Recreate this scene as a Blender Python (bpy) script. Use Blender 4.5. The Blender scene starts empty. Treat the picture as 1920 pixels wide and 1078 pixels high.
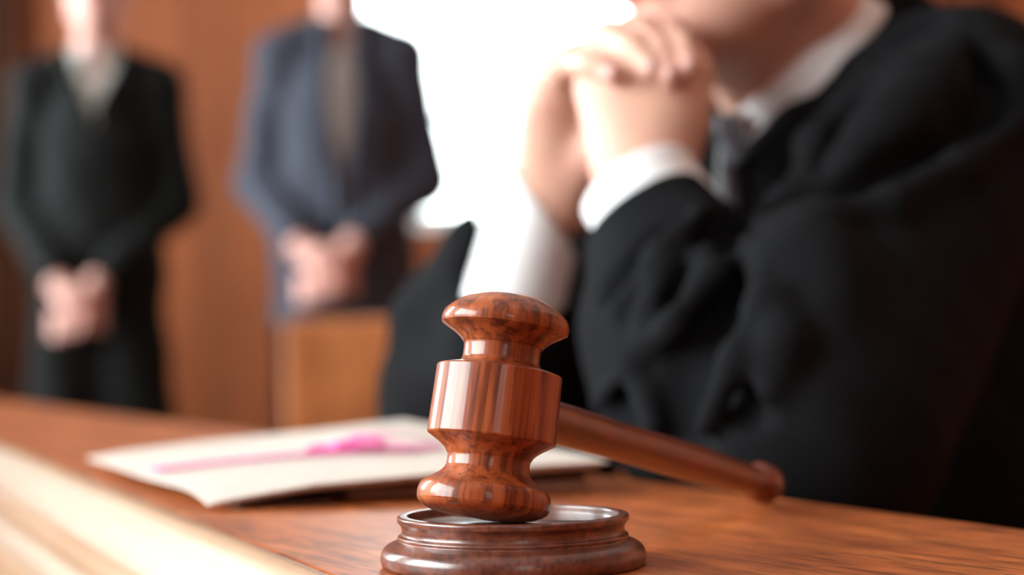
import bpy, bmesh, math, random
import numpy as np
from mathutils import Vector, Matrix
random.seed(4)
scene = bpy.context.scene
COL = scene.collection

# ------------------------------------------------------------------ camera
W, H = 1920, 1078
FPX = 3712.0
CAM = Vector((0.0, 0.0, 0.84))
PITCH = math.atan((617 - 539) / FPX)
ROLL = math.radians(0.8)
fwd = Vector((0, math.cos(PITCH), math.sin(PITCH)))
up0 = Vector((0, -math.sin(PITCH), math.cos(PITCH)))
rt0 = Vector((1, 0, 0))
up = up0 * math.cos(ROLL) + rt0 * math.sin(ROLL)
rt = rt0 * math.cos(ROLL) - up0 * math.sin(ROLL)


def ray(px, py):
    return fwd + rt * ((px - W / 2) / FPX) - up * ((py - H / 2) / FPX)


def P(px, py, D):
    """the point of the place seen at a pixel, at depth D along the view axis"""
    return CAM + ray(px, py) * D


def onz(px, py, z):
    r = ray(px, py)
    return CAM + r * ((z - CAM.z) / r.z)


cd = bpy.data.cameras.new('camera')
cam = bpy.data.objects.new('camera', cd)
COL.objects.link(cam)
cam.matrix_world = Matrix(((rt.x, up.x, -fwd.x, CAM.x), (rt.y, up.y, -fwd.y, CAM.y), (rt.z, up.z, -fwd.z, CAM.z), (0, 0, 0, 1)))
cd.sensor_width = 36
cd.lens = FPX / W * 36
cd.clip_start = 0.02
cd.dof.use_dof = True
cd.dof.focus_distance = 0.735
cd.dof.aperture_fstop = 5.0
scene.camera = cam

# ------------------------------------------------------------------ materials


def new_mat(name):
    m = bpy.data.materials.new(name)
    m.use_nodes = True
    nt = m.node_tree
    return m, nt, nt.nodes['Principled BSDF']


def setp(b, **k):
    for n, v in k.items():
        b.inputs[n.replace('_', ' ')].default_value = v


def plain(name, col, rough=0.6, noise=0.0, scale=40, **kw):
    m, nt, b = new_mat(name)
    setp(b, Roughness=rough)
    for n, v in kw.items():
        b.inputs[n.replace('_', ' ')].default_value = v
    if noise:
        tc = nt.nodes.new('ShaderNodeTexCoord')
        nz = nt.nodes.new('ShaderNodeTexNoise')
        nz.inputs['Scale'].default_value = scale
        nz.inputs['Detail'].default_value = 4
        nt.links.new(tc.outputs['Object'], nz.inputs['Vector'])
        r = nt.nodes.new('ShaderNodeValToRGB')
        r.color_ramp.elements[0].position = 0.3
        r.color_ramp.elements[1].position = 0.7
        r.color_ramp.elements[0].color = tuple(c * (1 - noise) for c in col) + (1,)
        r.color_ramp.elements[1].color = tuple(min(1, c * (1 + noise)) for c in col) + (1,)
        nt.links.new(nz.outputs['Fac'], r.inputs['Fac'])
        nt.links.new(r.outputs['Color'], b.inputs['Base Color'])
    else:
        b.inputs['Base Color'].default_value = tuple(col) + (1,)
    return m


def wood(name, dark, mid, light, stretch=(1, 1, 0.06), scale=60, rough=0.3, rot=(0, 0, 0), coat=0.0, bump=0.0,
         streak=0.5, pore=0.0, coat_rough=0.08, spec=0.5, blotch=0.35):
    """procedural wood: stretched noise for the grain, a second for streaks, a third for pores"""
    m, nt, b = new_mat(name)
    N, L = nt.nodes.new, nt.links.new
    tc = N('ShaderNodeTexCoord')
    mp0 = N('ShaderNodeMapping')
    mp0.inputs['Rotation'].default_value = rot
    L(tc.outputs['Object'], mp0.inputs['Vector'])
    mp = N('ShaderNodeMapping')
    mp.inputs['Scale'].default_value = stretch
    L(mp0.outputs['Vector'], mp.inputs['Vector'])
    n1 = N('ShaderNodeTexNoise')
    n1.inputs['Scale'].default_value = scale
    n1.inputs['Detail'].default_value = 5
    n1.inputs['Roughness'].default_value = 0.6
    n1.inputs['Distortion'].default_value = 0.4
    L(mp.outputs['Vector'], n1.inputs['Vector'])
    r1 = N('ShaderNodeValToRGB')
    e = r1.color_ramp.elements
    e[0].position, e[0].color = 0.28, tuple(dark) + (1,)
    e[1].position, e[1].color = 0.72, tuple(light) + (1,)
    x = e.new(0.48)
    x.color = tuple(mid) + (1,)
    L(n1.outputs['Fac'], r1.inputs['Fac'])
    n2 = N('ShaderNodeTexNoise')
    n2.inputs['Scale'].default_value = scale * 3.4
    n2.inputs['Detail'].default_value = 3
    L(mp.outputs['Vector'], n2.inputs['Vector'])
    r2 = N('ShaderNodeValToRGB')
    r2.color_ramp.elements[0].position = 0.36
    r2.color_ramp.elements[1].position = 0.5
    k = 1 - streak
    r2.color_ramp.elements[0].color = (k, k, k, 1)
    r2.color_ramp.elements[1].color = (1, 1, 1, 1)
    L(n2.outputs['Fac'], r2.inputs['Fac'])
    mx = N('ShaderNodeMixRGB')
    mx.blend_type = 'MULTIPLY'
    mx.inputs['Fac'].default_value = 1
    L(r1.outputs['Color'], mx.inputs['Color1'])
    L(r2.outputs['Color'], mx.inputs['Color2'])
    n3 = N('ShaderNodeTexNoise')
    n3.inputs['Scale'].default_value = scale * 0.3
    n3.inputs['Detail'].default_value = 2
    L(mp0.outputs['Vector'], n3.inputs['Vector'])
    r3 = N('ShaderNodeValToRGB')
    r3.color_ramp.elements[0].position = 0.35
    r3.color_ramp.elements[1].position = 0.65
    k = 1 - blotch
    r3.color_ramp.elements[0].color = (k, k * 0.97, k * 0.95, 1)
    r3.color_ramp.elements[1].color = (1, 1, 1, 1)
    L(n3.outputs['Fac'], r3.inputs['Fac'])
    mx2 = N('ShaderNodeMixRGB')
    mx2.blend_type = 'MULTIPLY'
    mx2.inputs['Fac'].default_value = 1
    L(mx.outputs['Color'], mx2.inputs['Color1'])
    L(r3.outputs['Color'], mx2.inputs['Color2'])
    L(mx2.outputs['Color'], b.inputs['Base Color'])
    setp(b, Roughness=rough, Coat_Weight=coat, Coat_Roughness=coat_rough, Specular_IOR_Level=spec)
    if bump:
        bp = N('ShaderNodeBump')
        bp.inputs['Strength'].default_value = bump
        bp.inputs['Distance'].default_value = 0.0006
        L(n2.outputs['Fac'], bp.inputs['Height'])
        L(bp.outputs['Normal'], b.inputs['Normal'])
    return m


def rgb(r, g, b):
    f = lambda c: ((c / 255 + 0.055) / 1.055) ** 2.4 if c > 10 else c / 255 / 12.92
    return (f(r), f(g), f(b))


M = {}
M['gavel'] = wood('gavel_wood', (0.085, 0.011, 0.005), (0.30, 0.060, 0.016), (0.51, 0.132, 0.037), (1, 1, 0.04), 130, 0.42, coat=0.4, coat_rough=0.07, spec=0.25, streak=0.55, blotch=0.2)
M['handle'] = wood('handle_wood', (0.09, 0.011, 0.006), (0.17, 0.026, 0.010), (0.27, 0.054, 0.017), (1, 1, 0.04), 150, 0.34, coat=0.3, coat_rough=0.15, streak=0.35, blotch=0.3)
M['block'] = wood('block_wood', (0.07, 0.017, 0.010), (0.15, 0.038, 0.021), (0.25, 0.072, 0.036), (1, 0.08, 1), 150, 0.33, coat=0.4, coat_rough=0.15, streak=0.45, blotch=0.4)
M['ledge'] = wood('ledge_wood', (0.24, 0.050, 0.012), (0.48, 0.118, 0.027), (0.62, 0.18, 0.044), (1, 0.09, 1), 110, 0.42, spec=0.3, rot=(0, 0, math.radians(-30)), streak=0.5, bump=0.15, blotch=0.3)
M['mould'] = wood('moulding_wood_glare', (0.56, 0.34, 0.20), (0.62, 0.40, 0.26), (0.68, 0.46, 0.31), (1, 0.03, 1), 120, 0.3, rot=(0, 0, math.radians(-22)), coat=1.0, coat_rough=0.14, streak=0.08, blotch=0.06)  # paler than the ledge wood: part of the window glare is in the colour
M['panel'] = wood('bench_panel_wood', (0.10, 0.03, 0.012), (0.22, 0.07, 0.025), (0.32, 0.11, 0.04), (1, 1, 0.08), 30, 0.4, streak=0.35)
M['wall'] = wood('wall_panel_wood', (0.28, 0.075, 0.022), (0.36, 0.098, 0.030), (0.42, 0.125, 0.040), (1, 1, 0.06), 7, 0.45, streak=0.2, blotch=0.15)
M['darktrim'] = wood('dark_trim_wood', (0.055, 0.016, 0.006), (0.09, 0.028, 0.010), (0.13, 0.042, 0.016), (1, 1, 0.06), 9, 0.5, streak=0.25, spec=0.15)
M['chair'] = wood('chair_wood', (0.56, 0.18, 0.055), (0.64, 0.215, 0.07), (0.70, 0.26, 0.09), (1, 1, 0.07), 22, 0.4, streak=0.25)
M['floor'] = wood('floor_wood', (0.10, 0.045, 0.02), (0.2, 0.09, 0.04), (0.28, 0.14, 0.06), (1, 0.08, 1), 9, 0.35, streak=0.3)
M['ceiling'] = plain('ceiling_plaster', (0.75, 0.73, 0.69), 0.8, 0.03, 30)
M['whiteframe'] = plain('window_paint', (0.8, 0.85, 0.87), 0.4, 0.02, 20)
M['robe'] = plain('black_robe_cloth', (0.0090, 0.0090, 0.0102), 0.8, 0.1, 300, Specular_IOR_Level=0.02)
M['shirt'] = plain('white_shirt_cloth', (0.86, 0.85, 0.86), 0.8, 0.01, 200)
M['tie'] = plain('grey_tie_silk', (0.035, 0.026, 0.028), 0.5, 0.15, 200)
M['knot'] = plain('tie_knot_silk', (0.20, 0.23, 0.29), 0.45, 0.1, 200)
M['hair'] = plain('brown_hair', (0.06, 0.035, 0.02), 0.55, 0.3, 200)
M['greyhair'] = plain('grey_hair', (0.22, 0.2, 0.18), 0.6, 0.3, 200)
M['blacksuit'] = plain('black_suit_cloth', (0.010, 0.0107, 0.0107), 0.8, 0.1, 200, Specular_IOR_Level=0.08)
M['navysuit'] = plain('blue_grey_suit_cloth', (0.040, 0.043, 0.060), 0.8, 0.1, 200, Specular_IOR_Level=0.15)
M['trousers'] = plain('navy_trouser_cloth', (0.0035, 0.0035, 0.008), 0.8, 0.1, 200, Specular_IOR_Level=0.05)
M['greyshirt'] = plain('pale_grey_shirt', (0.62, 0.60, 0.56), 0.8, 0.03, 200)
M['taupe'] = plain('taupe_shirt', (0.19, 0.145, 0.128), 0.8, 0.05, 200)
M['shoe'] = plain('black_shoe_leather', (0.012, 0.011, 0.01), 0.3, 0.1, 100)
M['paper'] = plain('cream_paper', (0.62, 0.53, 0.47), 0.7, 0.03, 30)
M['sheets'] = plain('page_edges', (0.62, 0.47, 0.36), 0.8, 0.12, 300)
M['tan'] = plain('tan_card', (0.36, 0.19, 0.10), 0.7, 0.08, 40)
M['brown'] = plain('dark_brown_card', (0.075, 0.030, 0.018), 0.6, 0.15, 40)
M['pink'] = plain('pink_ribbon_cloth', (0.86, 0.12, 0.42), 0.5, 0.06, 150, Sheen_Weight=0.2)
M['lip'] = plain('lip', (0.62, 0.20, 0.22), 0.5, 0.05, 60)


def skin(name, col, red):
    m, nt, b = new_mat(name)
    N, L = nt.nodes.new, nt.links.new
    tc = N('ShaderNodeTexCoord')
    nz = N('ShaderNodeTexNoise')
    nz.inputs['Scale'].default_value = 26
    nz.inputs['Detail'].default_value = 3
    L(tc.outputs['Object'], nz.inputs['Vector'])
    r = N('ShaderNodeValToRGB')
    r.color_ramp.elements[0].position = 0.35
    r.color_ramp.elements[1].position = 0.65
    r.color_ramp.elements[0].color = tuple(red) + (1,)
    r.color_ramp.elements[1].color = tuple(col) + (1,)
    L(nz.outputs['Fac'], r.inputs['Fac'])
    L(r.outputs['Color'], b.inputs['Base Color'])
    setp(b, Roughness=0.48, Subsurface_Weight=0.12, Subsurface_Scale=0.01, Specular_IOR_Level=0.35)
    b.inputs['Subsurface Radius'].default_value = (1.0, 0.35, 0.2)
    return m


M['skin'] = skin('judge_skin', (0.67, 0.39, 0.29), (0.62, 0.32, 0.25))
M['skin2'] = skin('pink_skin', (0.60, 0.32, 0.27), (0.55, 0.27, 0.23))
M['nail'] = plain('finger_nail', (0.72, 0.42, 0.38), 0.3)

gm, gnt, gb = new_mat('window_glass')
gnt.nodes.remove(gb)
gt = gnt.nodes.new('ShaderNodeBsdfTransparent')
gt.inputs['Color'].default_value = (0.96, 0.985, 0.98, 1)
gg = gnt.nodes.new('ShaderNodeBsdfGlossy')
gg.inputs['Roughness'].default_value = 0.02
gf = gnt.nodes.new('ShaderNodeFresnel')
gf.inputs['IOR'].default_value = 1.3
gx = gnt.nodes.new('ShaderNodeMixShader')
gnt.links.new(gf.outputs[0], gx.inputs[0])
gnt.links.new(gt.outputs[0], gx.inputs[1])
gnt.links.new(gg.outputs[0], gx.inputs[2])
gnt.links.new(gx.outputs[0], gnt.nodes['Material Output'].inputs['Surface'])
M['glass'] = gm

# ------------------------------------------------------------------ object helpers


def tag(o, label=None, cat=None, group=None, kind=None):
    for k, v in (('label', label), ('category', cat), ('group', group), ('kind', kind)):
        if v:
            o[k] = v
    return o


def empty(name, loc, label=None, cat=None, group=None):
    o = bpy.data.objects.new(name, None)
    o.empty_display_size = 0.05
    COL.objects.link(o)
    o.location = loc
    bpy.context.view_layer.update()
    return tag(o, label, cat, group)


def link(name, me, mat, parent=None, smooth=True):
    o = bpy.data.objects.new(name, me)
    me.materials.append(mat)
    if smooth:
        me.polygons.foreach_set('use_smooth', [True] * len(me.polygons))
    COL.objects.link(o)
    if parent is not None:
        o.parent = parent
        o.matrix_parent_inverse = parent.matrix_world.inverted()
    return o


def from_bm(name, bm, mat, parent=None, smooth=True):
    me = bpy.data.meshes.new(name)
    bmesh.ops.recalc_face_normals(bm, faces=bm.faces)
    bm.to_mesh(me)
    bm.free()
    return link(name, me, mat, parent, smooth)


def add_box(bm, lo, hi, bev=0.0):
    lo, hi = Vector(lo), Vector(hi)
    r = bmesh.ops.create_cube(bm, size=1)
    vs = r['verts']
    for v in vs:
        v.co = Vector(((lo[i] + hi[i]) / 2 + v.co[i] * (hi[i] - lo[i]) for i in range(3)))
    if bev:
        es = list({e for v in vs for e in v.link_edges})
        bmesh.ops.bevel(bm, geom=es, offset=bev, segments=2, affect='EDGES', profile=0.5)


def add_prism(bm, poly, z0, z1):
    """poly: list of xy; extruded from z0 to z1"""
    a = [bm.verts.new((x, y, z0)) for x, y in poly]
    b = [bm.verts.new((x, y, z1)) for x, y in poly]
    bm.faces.new(a[::-1])
    bm.faces.new(b)
    n = len(poly)
    for i in range(n):
        bm.faces.new((a[i], a[(i + 1) % n], b[(i + 1) % n], b[i]))


def smooth_profile(pts, sub=4):
    """Catmull-Rom through the profile, keeping repeated points sharp"""
    out = []
    n = len(pts)
    for i in range(n - 1):
        p0, p1, p2, p3 = pts[max(i - 1, 0)], pts[i], pts[i + 1], pts[min(i + 2, n - 1)]
        for s in range(sub):
            t = s / sub
            q = []
            for k in range(2):
                a, b_, c, d = p0[k], p1[k], p2[k], p3[k]
                q.append(0.5 * (2 * b_ + (c - a) * t + (2 * a - 5 * b_ + 4 * c - d) * t * t + (3 * b_ - a - 3 * c + d) * t ** 3))
            out.append(q)
    out.append(list(pts[-1]))
    return out


def lathe(name, prof, mat, parent=None, seg=96):
    """prof: (r, z) from bottom to top"""
    bm = bmesh.new()
    rings = []
    for r, z in prof:
        if r < 1e-5:
            rings.append([bm.verts.new((0, 0, z))])
        else:
            rings.append([bm.verts.new((r * math.cos(2 * math.pi * k / seg), r * math.sin(2 * math.pi * k / seg), z)) for k in range(seg)])
    for A, B in zip(rings, rings[1:]):
        if len(A) == 1 and len(B) == 1:
            continue
        for k in range(seg):
            k2 = (k + 1) % seg
            if len(A) == 1:
                bm.faces.new((A[0], B[k2], B[k]))
            elif len(B) == 1:
                bm.faces.new((A[k], A[k2], B[0]))
            else:
                bm.faces.new((A[k], A[k2], B[k2], B[k]))
    return from_bm(name, bm, mat, parent)


# ------------------------------------------------------------------ distance-field modelling
A3 = lambda v: np.array(v, dtype=np.float32)


def smin(a, b, k):
    if k <= 0:
        return np.minimum(a, b)
    h = np.maximum(k - np.abs(a - b), 0) / k
    return np.minimum(a, b) - h * h * (k * 0.25)


def smax(a, b, k):
    return -smin(-a, -b, k)


def cap(p, a, b, ra, rb):
    a, b = A3(a), A3(b)
    ba = b - a
    pa = p - a
    h = np.clip(pa @ ba / max(float(ba @ ba), 1e-9), 0, 1)
    d = pa - h[:, None] * ba
    return np.sqrt(np.einsum('ij,ij->i', d, d)) - (ra + (rb - ra) * h)


def ell(p, c, r, R=None):
    q = p - A3(c)
    if R is not None:
        q = q @ A3(R).T          # rows of R are the local axes
    r = A3(r)
    a = q / r
    k0 = np.sqrt(np.einsum('ij,ij->i', a, a)) + 1e-6
    b = a / r
    k1 = np.sqrt(np.einsum('ij,ij->i', b, b)) + 1e-6
    return k0 * (k0 - 1) / k1


def plane(p, o, n):
    n = Vector(n).normalized()
    return (p - A3(o)) @ A3(n)


def chain(p, pts, radii, k=0.0):
    d = None
    for i in range(len(pts) - 1):
        e = cap(p, pts[i], pts[i + 1], radii[i], radii[i + 1])
        d = e if d is None else smin(d, e, k)
    return d


def evalc(fn, pts, n=150000):
    out = np.empty(len(pts), np.float32)
    for i in range(0, len(pts), n):
        out[i:i + n] = fn(pts[i:i + n])
    return out


def sdf_mesh(name, fn, lo, hi, h, mat, parent=None, B=8):
    lo, hi = np.array(lo, np.float32), np.array(hi, np.float32)
    nb = np.ceil((hi - lo) / (h * B)).astype(int)
    n = nb * B
    cs = [lo[i] + (np.arange(nb[i]) * B + (B - 1) / 2) * h for i in range(3)]
    g = np.stack(np.meshgrid(*cs, indexing='ij'), -1).reshape(-1, 3).astype(np.float32)
    dc = evalc(fn, g).reshape(nb)
    D = np.repeat(np.repeat(np.repeat(dc, B, 0), B, 1), B, 2)
    act = np.argwhere(np.abs(dc) < h * B * 1.5)
    off = np.stack(np.meshgrid(*[np.arange(B)] * 3, indexing='ij'), -1).reshape(-1, 3)
    step = 400
    for i in range(0, len(act), step):
        idx = (act[i:i + step, None, :] * B + off[None]).reshape(-1, 3)
        pts = (lo + idx * h).astype(np.float32)
        D[idx[:, 0], idx[:, 1], idx[:, 2]] = evalc(fn, pts)
    ins = D < 0
    ins[0], ins[-1], ins[:, 0], ins[:, -1], ins[:, :, 0], ins[:, :, -1] = (False,) * 6
    D = np.where(ins, np.minimum(D, -1e-6), np.maximum(D, 1e-6))
    c = np.zeros(n - 1, np.int8)
    for dx in (0, 1):
        for dy in (0, 1):
            for dz in (0, 1):
                c += ins[dx:n[0] - 1 + dx, dy:n[1] - 1 + dy, dz:n[2] - 1 + dz]
    cells = np.argwhere((c > 0) & (c < 8))
    vid = np.full(n - 1, -1, np.int32)
    vid[cells[:, 0], cells[:, 1], cells[:, 2]] = np.arange(len(cells))
    acc = np.zeros((len(cells), 3), np.float64)
    cnt = np.zeros(len(cells))
    corners = [(a, b, d) for a in (0, 1) for b in (0, 1) for d in (0, 1)]
    for p in corners:
        for ax in range(3):
            if p[ax]:
                continue
            q = list(p)
            q[ax] = 1
            a = D[cells[:, 0] + p[0], cells[:, 1] + p[1], cells[:, 2] + p[2]]
            b = D[cells[:, 0] + q[0], cells[:, 1] + q[1], cells[:, 2] + q[2]]
            m = (a < 0) != (b < 0)
            t = np.where(m, a / np.where(m, a - b, 1), 0)
            pos = np.tile(np.array(p, float), (len(cells), 1))
            pos[:, ax] += t
            acc[m] += pos[m]
            cnt[m] += 1
    V = (lo + (cells + acc / cnt[:, None]) * h).astype(np.float32)
    quads = []
    for ax in range(3):
        s0 = [slice(1, n[i] - 1) for i in range(3)]
        s1 = list(s0)
        s0[ax] = slice(0, n[ax] - 1)
        s1[ax] = slice(1, n[ax])
        a, b = ins[tuple(s0)], ins[tuple(s1)]
        for flip, m in ((False, a & ~b), (True, ~a & b)):
            e = np.argwhere(m)
            base = e.copy()
            for i in range(3):
                if i != ax:
                    base[:, i] += 1
            u, v = (ax + 1) % 3, (ax + 2) % 3
            def cell(du, dv):
                q = base.copy()
                q[:, u] += du
                q[:, v] += dv
                return vid[q[:, 0], q[:, 1], q[:, 2]]
            f = np.stack([cell(-1, -1), cell(0, -1), cell(0, 0), cell(-1, 0)], 1)
            quads.append(f[:, ::-1] if flip else f)
    F = np.concatenate(quads)
    F = F[(F >= 0).all(1)]
    eps = h * 0.3
    for _ in range(2):
        d = evalc(fn, V)
        G = np.stack([evalc(fn, V + A3([eps if i == j else 0 for j in range(3)])) - evalc(fn, V - A3([eps if i == j else 0 for j in range(3)])) for i in range(3)], 1) / (2 * eps)
        gl = np.maximum(np.einsum('ij,ij->i', G, G), 0.25)
        V = (V - np.clip(d / gl, -h * 0.5, h * 0.5)[:, None] * G).astype(np.float32)
    me = bpy.data.meshes.new(name)
    me.vertices.add(len(V))
    me.vertices.foreach_set('co', V.reshape(-1))
    me.loops.add(len(F) * 4)
    me.loops.foreach_set('vertex_index', F.reshape(-1).astype(np.int32))
    me.polygons.add(len(F))
    me.polygons.foreach_set('loop_start', np.arange(len(F), dtype=np.int32) * 4)
    me.polygons.foreach_set('loop_total', np.full(len(F), 4, np.int32))
    me.update(calc_edges=True)
    me.validate()
    return link(name, me, mat, parent)


def trace(fn, px, py, d0=0.9, d1=2.4):
    """depth at which the view through a pixel meets the surface of fn"""
    r = ray(px, py)
    t = d0
    for _ in range(90):
        d = float(fn(A3([CAM + r * t]))[0])
        if d < 0.0005:
            return CAM + r * t
        t += d * 0.8
        if t > d1:
            return None
    return CAM + r * t


# ------------------------------------------------------------------ the room
X0, X1, Y0, Y1, ZC = -2.6, 2.8, -2.2, 5.9, 3.1


def wall(name, axis, at, thick, u0, u1, holes, mat):
    """a wall in the plane axis = at, with rectangular openings (u0, u1, z0, z1)"""
    bm = bmesh.new()
    us = sorted({u0, u1, *[h[0] for h in holes], *[h[1] for h in holes]})
    for a, b in zip(us, us[1:]):
        zs = [(0, ZC)]
        for h in holes:
            if h[0] <= a and h[1] >= b:
                zs = [(0, h[2]), (h[3], ZC)]
        for z0, z1 in zs:
            lo, hi = ((at, a, z0), (at + thick, b, z1)) if axis == 'x' else ((a, at, z0), (b, at + thick, z1))
            lo, hi = [min(p) for p in zip(lo, hi)], [max(p) for p in zip(lo, hi)]
            add_box(bm, lo, hi)
    o = from_bm(name, bm, mat, None, False)
    return tag(o, kind='structure')


def window(n, axis, at, thick, u0, u1, z0, z1, bars_u, bars_z):
    f = 0.05
    root = bpy.data.objects.new('window_%d' % n, None)
    COL.objects.link(root)
    tag(root, kind='structure')
    def bx(bm, ua, ub, za, zb, t0, t1):
        lo, hi = ((at + t0, ua, za), (at + t1, ub, zb)) if axis == 'x' else ((ua, at + t0, za), (ub, at + t1, zb))
        add_box(bm, [min(p) for p in zip(lo, hi)], [max(p) for p in zip(lo, hi)], 0.004)
    bm = bmesh.new()
    t0, t1 = 0.3 * thick, 0.7 * thick
    bx(bm, u0, u0 + f, z0, z1, t0, t1)
    bx(bm, u1 - f, u1, z0, z1, t0, t1)
    bx(bm, u0 + f, u1 - f, z0, z0 + f, t0, t1)
    bx(bm, u0 + f, u1 - f, z1 - f, z1, t0, t1)
    for u in bars_u:
        bx(bm, u - 0.014, u + 0.014, z0 + f, z1 - f, t0, t1)
    for z in bars_z:
        bx(bm, u0 + f, u1 - f, z - 0.012, z + 0.012, t0, t1)
    from_bm('window_frame', bm, M['whiteframe'], root, False)
    bm = bmesh.new()
    bx(bm, u0 + f * 0.6, u1 - f * 0.6, z0 + f * 0.6, z1 - f * 0.6, 0.48 * thick, 0.52 * thick)
    from_bm('window_pane', bm, M['glass'], root, False)
    ld = bpy.data.lights.new('daylight_portal', 'AREA')
    ld.shape = 'RECTANGLE'
    ld.size, ld.size_y = u1 - u0, z1 - z0
    ld.cycles.is_portal = True
    lo = bpy.data.objects.new('daylight_portal', ld)
    COL.objects.link(lo)
    c = (at + thick * 0.9, (u0 + u1) / 2, (z0 + z1) / 2) if axis == 'x' else ((u0 + u1) / 2, at + thick * 0.9, (z0 + z1) / 2)
    dirn = Vector((-thick, 0, 0)) if axis == 'x' else Vector((0, -thick, 0))
    lo.location = c
    lo.rotation_euler = dirn.to_track_quat('-Z', 'Z').to_euler()


bm = bmesh.new(); add_box(bm, (X0 - .2, Y0 - .2, -0.1), (X1 + .2, Y1 + .2, 0)); tag(from_bm('floor', bm, M['floor'], None, False), kind='structure')
bm = bmesh.new(); add_box(bm, (X0 - .2, Y0 - .2, ZC), (X1 + .2, Y1 + .2, ZC + .1)); tag(from_bm('ceiling', bm, M['ceiling'], None, False), kind='structure')
BW = (P(632, 0, Y1).x, P(1345, 0, Y1).x, P(860, 430, Y1).z, 2.75)
LW = (-1.15, 1.5, 0.98, 2.75)
LW_FILL = (2.6, 5.6, 0.98, 2.75)  # unseen window, added to light the men and far wall and whiten the moulding
FW = (0.15, 0.85, 0.95, 2.6)
wall('wall_back', 'y', Y1, 0.14, X0, X1, [BW], M['wall'])
wall('wall_left', 'x', X0, -0.14, Y0, Y1, [LW, LW_FILL], M['wall'])
wall('wall_right', 'x', X1, 0.14, Y0, Y1, [], M['wall'])
wall('wall_front', 'y', Y0, -0.14, X0, X1, [FW], M['wall'])
window(1, 'y', Y1, 0.14, *BW, [], [P(985, 213, Y1).z, 2.1])
window(2, 'x', X0, -0.14, *LW, [0.2], [2.2])
window(3, 'x', X0, -0.14, *LW_FILL, [4.1], [1.6, 2.2])
window(4, 'y', Y0, -0.14, *FW, [], [1.6])
# dark pilaster at the left of the far wall, boards on the panelling, baseboard
bm = bmesh.new()
px1 = P(38, 400, Y1).x
add_box(bm, (px1 - 0.34, Y1 - 0.06, 0.0), (px1, Y1, ZC), 0.006)
add_box(bm, (px1 - 0.27, Y1 - 0.075, 0.12), (px1 - 0.07, Y1 - 0.055, ZC - 0.1), 0.006)
tag(from_bm('trim_1', bm, M['darktrim'], None, False), kind='structure')
bm = bmesh.new()
for a, b in ((px1, X1),):
    add_box(bm, (a, Y1 - 0.02, 0), (b, Y1, 0.12), 0.004)
tag(from_bm('baseboard_back', bm, M['darktrim'], None, False), kind='structure')
bm = bmesh.new()
for x in (1.02, 1.28, 1.42, 1.68, 1.94, 2.2, 2.46):
    add_box(bm, (x, Y1 - 0.018, 0.12), (x + 0.03, Y1, ZC), 0.004)
tag(from_bm('trim_2', bm, M['darktrim'], None, False), kind='structure')

# ------------------------------------------------------------------ the bench
TZ = 0.75
Lp, Lq = onz(0, 830, TZ), onz(610, 1078, TZ)
ld_ = (Lp - Lq).normalized()
La, Lb = Lq - ld_ * 0.45, Lp + ld_ * 1.7
Rd, Ra = onz(1920, 991, TZ), onz(0, 749, TZ)
Rc = onz(1450, 991 - 470 * 242 / 1920, TZ)
Rb = onz(500, 749 + 500 * 242 / 1920, TZ)
rd_ = (Rd - Rc).normalized()
R0 = Rd + rd_ * 0.42
re_ = (Ra - Rb).normalized()
R9 = Ra + re_ * 0.5
poly = [La, R0, R9, Lb]
bench = empty('judges_bench', ((La + R9) / 2).xy.to_3d(), 'long reddish wooden bench with glare-paled moulded edge carrying gavel and papers', 'bench')


def inset(poly, d):
    c = []
    n = len(poly)
    for i in range(n):
        a, b, e = poly[i - 1], poly[i], poly[(i + 1) % n]
        n1 = Vector((-(b - a).y, (b - a).x)).normalized()
        n2 = Vector((-(e - b).y, (e - b).x)).normalized()
        m = (n1 + n2)
        m = m / max(m.length_squared / 2, 0.3)
        c.append((b.x + m.x * d, b.y + m.y * d))
    return c


xy = [(v.x, v.y) for v in poly]
bm = bmesh.new()
add_prism(bm, xy, TZ - 0.026, TZ)
es = [e for e in bm.edges if abs(e.verts[0].co.z - TZ) < 1e-6 and abs(e.verts[1].co.z - TZ) < 1e-6]
bmesh.ops.bevel(bm, geom=es, offset=0.004, segments=3, affect='EDGES', profile=0.5)
from_bm('ledge_top', bm, M['ledge'], bench, False)
# moulding along the left edge: a stepped profile swept along it
nl = Vector((-ld_.y, ld_.x, 0))
nl = nl if nl.x < 0 else -nl
prof = [(-0.0005, 0.0003), (0.003, 0.0006), (0.0065, -0.001), (0.0095, -0.006), (0.0150, -0.017), (0.0195, -0.0265), (0.0200, -0.0285), (0.0150, -0.0300), (0.0142, -0.0345), (0.0150, -0.0390), (0.0220, -0.0400),
        (0.0270, -0.0412), (0.0300, -0.0460), (0.0340, -0.0560), (0.0345, -0.0580), (0.0290, -0.0595), (0.0280, -0.0640), (0.0290, -0.0680), (0.0380, -0.0690), (0.0430, -0.0710), (0.0460, -0.0780), (0.0540, -0.105), (0.0560, -0.15), (0.0, -0.15), (-0.0005, -0.026)]
bm = bmesh.new()
rows = []
NS = 40
for i in range(NS + 1):
    q = La.lerp(Lb, i / NS)
    rows.append([bm.verts.new(q + nl * u + Vector((0, 0, z))) for u, z in prof])
for A, Bq in zip(rows, rows[1:]):
    for k in range(len(prof)):
        k2 = (k + 1) % len(prof)
        bm.faces.new((A[k], A[k2], Bq[k2], Bq[k]))
bm.faces.new(rows[0][::-1]); bm.faces.new(rows[-1])
mo = from_bm('edge_moulding', bm, M['mould'], bench, True)
mo['label'] = 'glare-paled stepped moulding along the near left edge'
mo.modifiers.new('es', 'EDGE_SPLIT').split_angle = math.radians(50)
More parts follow.
